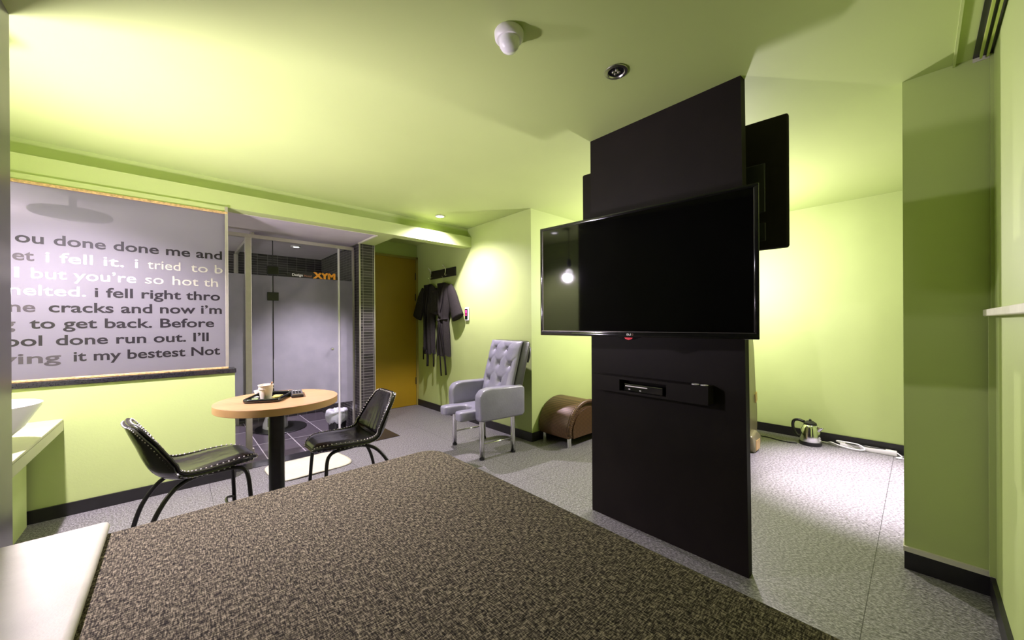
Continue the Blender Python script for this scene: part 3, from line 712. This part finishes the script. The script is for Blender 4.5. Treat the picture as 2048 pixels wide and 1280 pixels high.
rf.build('ruffle', M_weave, r, smooth=True)
for x in (.04, 1.26):
    for y in (.03, .34):
        B().lathe([(0, 0), (.022, 0), (.022, .088), (0, .088)], (x, y, 0), 16).build('leg', M_chrome, r, smooth=True, angle=.7)

# ------------------------------------------------------------------ massage chair behind the partition
r = thing('massage_chair', 'olive bronze massage chair half hidden behind the black partition', 'massage chair', (3.6, 1.38, 0), 0)
sp_ = [(3.25, .10), (3.95, .10), (4.05, .30), (4.0, .60), (3.95, .95), (3.85, 1.15), (3.70, 1.18), (3.60, 1.0), (3.50, .70), (3.3, .62), (3.12, .55), (3.10, .25)]
sps = [(p.x-3.6, p.z) for p in smoothpath([(a, 0, c) for a, c in sp_+[sp_[0]]], 5)[:-1]]
t = B().prism(sps, 'y', -.36, -.26, .03, 3); t.build('side_shell', M_massage, r, **SM)
t = B().prism(sps, 'y', .26, .36, .03, 3); t.build('side_shell', M_massage, r, **SM)
B().box(-.40, .25, -.25, .25, .16, .45, .06, 3).build('seat', M_darkleather, r, **SM)
B().prism([(.10, .40), (.28, .42), (.36, 1.10), (.24, 1.16), (.14, 1.10)], 'y', -.25, .25, .04, 3).build('backrest', M_darkleather, r, **SM)
B().prism([(.20, .0), (.34, .0), (.40, .06), (.38, .14), (.26, .20), (.12, .16)], 'y', -.40, -.28, .02, 3).build('foot_cover', M_massage, r, **SM)
B().box(.22, .33, -.405, -.398, .02, .11, .003).build('accent', M_goldacc, r)
B().prism([(.36, .42), (.41, .44), (.40, .52), (.35, .50)], 'y', -.365, -.355).build('accent', M_goldacc, r)
B().box(-.45, .30, -.24, .24, 0, .17, .03, 2).build('base', M_blackplastic, r, **SM)

# ------------------------------------------------------------------ televisions
def tv_parts(r, W, Hh, back):
    hw = W/2; bz = .016
    B().box(-.035, -.004, -hw+.005, hw-.005, .004, Hh-.004, .012, 3).build('back_shell', M_blackplastic, r, **SM)
    t = B().box(-.012, .0, -hw, hw, 0, .026, .003).box(-.012, 0, -hw, hw, Hh-bz, Hh, .003).box(-.012, 0, -hw, -hw+bz, .02, Hh-.01, .003).box(-.012, 0, hw-bz, hw, .02, Hh-.01, .003)
    t.build('bezel', M_gloss_black, r, **SM)
    B().box(-.010, -.003, -hw+bz*.7, hw-bz*.7, .02, Hh-bz*.7).build('screen', M_screen, r)
    B().box(-.0029, -.0022, -hw+bz, -hw+bz+.0025, .03, Hh-bz).box(-.0029, -.0022, hw-bz-.0025, hw-bz, .03, Hh-bz).box(-.003, .0006, -hw+.01, hw-.01, .0245, .0265).build('trim_line', M_dim, r)
r = thing('television', 'black flat television mounted on the front of the black partition', 'television', (1.667, .972, 1.098), math.radians(186.3))
tv_parts(r, 1.092, .630, False)
B().prism([(-.07, .002), (.07, .002), (.03, -.012), (0, -.018), (-.03, -.012)], 'x', -.010, .0).build('badge_lip', M_gloss_black, r)
B().prism([(-.022, -.003), (.022, -.003), (.016, -.010), (0, -.015), (-.016, -.010)], 'x', -.001, .0014).build('standby_light', M_red, r)
# round mark and letters on the lower bezel (local +y is to the left seen from the front)
lg = B().tube([(0.001, .020+.0045*math.cos(a), .0125+.0045*math.sin(a)) for a in [2*PI*k/20 for k in range(20)]], .0007, 6, True).box(.0005, .0012, .0195, .0205, .010, .015).build('maker_mark', M_brownlet, r)
tm = text_mesh('maker_letters', 'LG', M_white, r, -.011, .011, .008, 0, .013, .0004, .0006)
for v in tm.data.vertices: v.co = Vector((.0006-v.co.y, -v.co.x+.001, v.co.z))
B().box(-.24, -.035, -.12, .12, .16, .46, .01).build('mount_arm', M_blackplastic, r)
r = thing('television', 'black television seen from behind, mounted higher on the back of the partition', 'television', (2.135, .974, 1.525), math.radians(6.1))
W, Hh = 1.12, .640
B().box(-.040, -.004, -W/2, W/2, 0, Hh, .012, 3).build('back_shell', M_panel, r, **SM)
B().box(-.055, -.039, -.47, .30, .18, .42, .006).build('back_bulge', M_blackplastic, r)
B().box(-.050, -.039, -.47, -.38, .04, .13, .004).build('socket_panel', M_blackplastic, r)
B().box(-.004, .004, -W/2+.005, W/2-.005, .004, Hh-.004, .003).build('screen', M_screen, r)
B().box(-.155, -.05, -.10, .10, .22, .42).build('mount_arm', M_blackplastic, r)

# media shelf on the partition
r = thing('media_shelf', 'black box shelf fixed to the partition under the television', 'shelf', (1.925, 1.0, .775))
x0, x1 = -.068, 0
B().box(x0, x1, -.33, -.128, 0, .088).box(x0, x1, .142, .325, 0, .088).box(x0, x1, -.128, .142, 0, .012).box(x0, x1, -.128, .142, .074, .088).box(-.008, x1, -.128, .142, .012, .074).build('body', M_panel, r)
r = thing('media_player', 'small black media player in the shelf slot', 'media player', (1.89, 1.0, .7875))
B().box(-.022, .024, -.105, .118, 0, .040, .003).build('case', M_gloss_black, r)
B().box(-.0235, -.0218, -.02, .11, .026, .031).build('disc_slot', M_steel, r)
for y, z in ((.085, .012), (.02, .010)): B().box(-.0240, -.0218, y-.005, y+.005, z-.003, z+.003).build('indicator', M_white, r)
for y, lab in ((.738, 'round white coaster on the media shelf, the one nearer its middle'), (.697, 'round white coaster on the media shelf, the one nearer its end')):
    o = B().lathe([(0, 0), (.016, 0), (.018, .002), (.016, .004), (0, .004)], (0, 0, 0), 24).build('coaster', M_white, None, **SM)
    o.location = (1.885, y, .8635); tag(o, lab, 'coaster', 'white coasters on the media shelf')

# ------------------------------------------------------------------ robes and rack
r = thing('coat_rack', 'black coat rack board with metal hooks on the robe wall', 'coat rack', (2.60, 4.19, 1.77))
B().box(-.018, 0, -.305, .305, 0, .11, .003).build('board', M_blackplastic, r)
for y in (.245, -.12):
    B().tube(smoothpath([(-.018, y, .03), (-.035, y, .015), (-.05, y, .03), (-.04, y, .07), (-.045, y, .11), (-.08, y+.01, .15)], 4), .006, 8).build('hook', M_chrome, r, smooth=True)
def robe(cy0, ztop, label, zs, wl, wr, dep, sleeves, belt_z, tails, seed, hem, phase, lapel):
    r = thing('bathrobe', label, 'bathrobe', (2.55, cy0, ztop), 0, 'grey bathrobes on the rack')
    def body(u, v):
        a = 2*PI*u; z = zs[0]+(zs[-1]-zs[0])*v
        L, R_, D = interp(zs[::-1], wl[::-1], z), interp(zs[::-1], wr[::-1], z), interp(zs[::-1], dep[::-1], z)
        c, s_ = math.cos(a), math.sin(a)
        y = (L if c > 0 else R_)*abs(c)**.8*(1 if c > 0 else -1)
        fold = 1+.22*math.sin(c*11+phase+v*2)*min(1, v*2.2)
        x = -D*s_*fold if s_ > 0 else -D*s_*.5
        zz = z + (.012*math.sin(9*c+phase) if v > .98 else 0)
        return (x, y, zz)
    B().grid(body, 48, 40, wrap=True).build('body', M_robe, r, smooth=True)
    for pth, w0, w1 in sleeves:
        P = smoothpath(pth, 6); n = len(P)
        t = bmesh.new()
        B_ = B(); B_.tube(P, [w0+(w1-w0)*k/(n-1) for k in range(n)], 16, False, 1)
        for v_ in B_.bm.verts: v_.co.x = v_.co.x*.42 - .012
        sl = B_.build('sleeve', M_robe, r, smooth=True)
    B().prism([(.055, -.012), (-.065, -.012), (-.035, -.25), (.0, -.44), (.02, -.25)], 'x', -.073, -.045, .006, 2).build('lining', M_robe_dark, r, **SM)
    # lapels
    for pts in lapel:
        B().tube(smoothpath(pts, 5), .021, 8, False, .45).build('lapel', M_robe, r, smooth=True)
    if belt_z is not None:
        bw = max(interp(zs[::-1], wl[::-1], belt_z), 0), interp(zs[::-1], wr[::-1], belt_z)
        B().tube(smoothpath([(-.02, bw[0]+.004, belt_z), (-.065, bw[0]*.5, belt_z-.01), (-.075, 0, belt_z-.005), (-.065, -bw[1]*.5, belt_z+.008), (-.02, -bw[1]-.004, belt_z+.012)], 5), .019, 8, False, .5).build('belt', M_robe, r, smooth=True)
        kn = B().ball((-.085, .0, belt_z-.004), .026, 2, (.7, 1, .9)); kn.build('belt_knot', M_robe, r, smooth=True)
    for pts in tails:
        B().tube(smoothpath(pts, 4), .017, 6, False, .35).build('belt_tail', M_robe_dark, r, smooth=True)
    B().tube(smoothpath([(-.01, 0, -.01), (-.012, 0, .05), (-.02, .012, .075), (-.035, 0, .08)], 4), .0025, 6).build('hanger_hook', M_steel, r)
    return r
zsA = [0, -.03, -.08, -.15, -.28, -.44, -.60, -.80, -.93]
robe(4.09, 1.695, 'grey bathrobe tied with a belt, hanging nearer the wall panel', zsA,
     [.03, .10, .14, .15, .13, .095, .11, .125, .135], [.03, .12, .18, .19, .15, .095, .115, .13, .14], [.02, .045, .06, .065, .065, .06, .065, .065, .06],
     [([(0, -.13, -.08), (0, -.205, -.18), (0, -.265, -.32), (0, -.325, -.455)], .075, .112), ([(0, .12, -.09), (0, .18, -.20), (0, .20, -.30), (0, .225, -.39)], .07, .095)],
     -.48, [[(-.09, 0, -.50), (-.082, -.005, -.75), (-.06, .005, -1.0), (-.05, .0, -1.19)], [(-.085, -.02, -.50), (-.07, -.06, -.75), (-.05, -.09, -1.0), (-.04, -.095, -1.17)]], 1, 0, .6,
     [[(-.03, .05, -.01), (-.065, .045, -.12), (-.078, .015, -.28), (-.078, -.015, -.45)], [(-.03, -.06, -.01), (-.07, -.065, -.14), (-.078, -.04, -.28), (-.082, .01, -.42)]])
robe(4.435, 1.70, 'grey bathrobe hanging open next to the yellow door', zsA,
     [.03, .11, .17, .18, .15, .12, .13, .14, .145], [.03, .10, .14, .15, .13, .10, .105, .11, .115], [.02, .04, .055, .06, .06, .055, .06, .06, .055],
     [([(0, .14, -.08), (0, .225, -.18), (0, .285, -.31), (0, .345, -.44)], .072, .105), ([(0, -.12, -.10), (0, -.16, -.24), (0, -.19, -.37)], .07, .09)],
     None, [[(-.03, .14, -.85), (-.03, .145, -1.02)], [(-.05, .0, -.88), (-.05, -.005, -1.0), (-.045, .01, -1.10)], [(-.02, -.10, -.88), (-.02, -.105, -1.10)]], 2, 0, 2.1,
     [[(-.03, .06, -.01), (-.06, .09, -.14), (-.068, .06, -.34), (-.07, .05, -.60), (-.07, .055, -.90)], [(-.03, -.05, -.01), (-.06, -.03, -.14), (-.068, .015, -.34), (-.07, .03, -.60), (-.07, .035, -.90)]])
r = thing('wall_controller', 'small white wall controller with a glowing red display beside the robes', 'controller', (2.60, 3.645, 1.20))
B().box(-.022, 0, -.038, .038, 0, .165, .012, 3).build('body', M_white, r, **SM)
B().box(-.026, -.020, -.026, .026, .02, .145, .005).build('display', M_gloss_black, r)
B().box(-.027, -.0255, -.016, .016, .095, .13).box(-.027, -.0255, -.016, .016, .062, .07).box(-.027, -.0255, -.016, .016, .078, .085).build('digits', mat('red_digits', (.7, .05, .2), .4, var=.02, emit=(1, .05, .25), estr=1.6), r)

# ------------------------------------------------------------------ ceiling fittings
r = thing('motion_sensor', 'white dome motion sensor on the ceiling', 'sensor', (.968, 1.071, H))
B().lathe([(0, 0), (.046, 0), (.048, -.004), (.046, -.022), (.040, -.028), (0, -.028)], (0, 0, 0), 40).build('base', M_white, r, **SM)
B().lathe([(.034, -.028), (.034, -.034), (.031, -.048), (.023, -.060), (.011, -.067), (0, -.069)], (0, 0, 0), 36).build('dome', M_ceram, r, **SM)
r.scale = (1.2, 1.2, 1.15)
def downlight(x, y, label, lit):
    r = thing('downlight', label, 'downlight', (x, y, H), 0, 'recessed ceiling downlights')
    B().lathe([(.036, -.001), (.048, -.001), (.051, -.004), (.050, -.007), (.038, -.009), (.034, -.003)], (0, 0, 0), 40).build('rim', M_steel if not lit else M_white, r, **SM)
    B().lathe([(0, -.0015), (.035, -.0015), (.035, -.004), (0, -.004)], (0, 0, 0), 32).build('cup', M_gloss_black if not lit else M_lampglow, r, **SM)
    if not lit:
        for k in range(4):
            a = PI/4+PI/2*k
            B().ball((.012*math.cos(a), .012*math.sin(a), -.006), .008, 2, (1, 1, .6)).build('led_lens', M_steel, r, smooth=True)
    return r
downlight(1.474, .914, 'unlit silver rimmed downlight in front of the partition', False)
downlight(-.60, 2.62, 'lit downlight over the vanity counter, seen only as a reflection in the television', True)
downlight(2.068, 3.389, 'lit downlight near the ledge above the entry', True)

# ------------------------------------------------------------------ kettle, strip and cords by the far wall
r = thing('kettle', 'stainless electric kettle with a black handle standing on the floor', 'kettle', (4.47, .70, 0), math.radians(-100))
B().lathe([(0, 0), (.085, 0), (.088, .01), (.085, .035), (0, .035)], (0, 0, 0), 36).build('base', M_blackplastic, r, **SM)
B().lathe([(0, .035), (.083, .035), (.083, .05), (.078, .10), (.068, .155), (.056, .185), (.05, .19), (0, .19)], (0, 0, 0), 36).build('body', M_chrome, r, **SM)
B().lathe([(.052, .188), (.048, .205), (.025, .222), (0, .226)], (0, 0, 0), 30).ball((0, 0, .23), .011, 2).build('lid', M_blackplastic, r, **SM)
B().prism([(.055, .185), (.105, .178), (.072, .13)], 'y', -.018, .018, .006, 2).build('spout', M_chrome, r, **SM)
B().tube(smoothpath([(-.045, 0, .205), (-.10, 0, .215), (-.135, 0, .195), (-.14, 0, .14), (-.12, 0, .08), (-.08, 0, .05)], 5), .013, 10).build('handle', M_blackplastic, r, smooth=True)
kc = B().tube(smoothpath([(4.40, .79, .006), (4.38, .90, .006), (4.42, 1.05, .006), (4.40, 1.3, .006)], 6), .005, 8).build('cord', M_blackplastic, None, smooth=True)
bpy.context.view_layer.update(); kc.parent = r; kc.matrix_parent_inverse = r.matrix_world.inverted()
r = thing('power_strip', 'long white power strip lying along the black baseboard', 'power strip', (4.605, .33, 0), math.radians(3))
B().box(-.028, .028, -.20, .17, 0, .040, .006, 2).build('body', M_white, r, **SM)
for k in range(5): B().lathe([(0, .0398), (.018, .0398), (.018, .0412), (0, .0412)], (0, -.16+k*.07, 0), 20).build('socket', M_paper, r)
B().box(.012, .018, .10, .125, .040, .046, .001).build('switch', M_red, r)
tag(B().tube(smoothpath([(4.60, .50, .03), (4.58, .52, .05), (4.57, .43, .055), (4.56, .36, .05), (4.545, .33, .02), (4.53, .40, .012), (4.545, .50, .02), (4.57, .56, .03), (4.60, .60, .012), (4.62, .72, .006)], 6), .006, 8).build('white_cable', M_white, None, smooth=True), 'white coiled cable on the power strip', 'cable')
tag(B().tube(smoothpath([(4.60, .13, .03), (4.56, .10, .012), (4.52, .13, .006), (4.56, .02, .006), (4.6, -.1, .006)], 6), .005, 8).build('white_cable', M_white, None, smooth=True), 'white cable end looping past the right end of the power strip', 'cable')
tag(B().tube(smoothpath([(4.575, .46, .045), (4.555, .40, .05), (4.565, .36, .05), (4.585, .42, .048), (4.58, .30, .046), (4.60, .20, .046)], 6), .004, 8).build('black_cable', M_blackplastic, None, smooth=True), 'thin black cable tangled in the white one', 'cable')
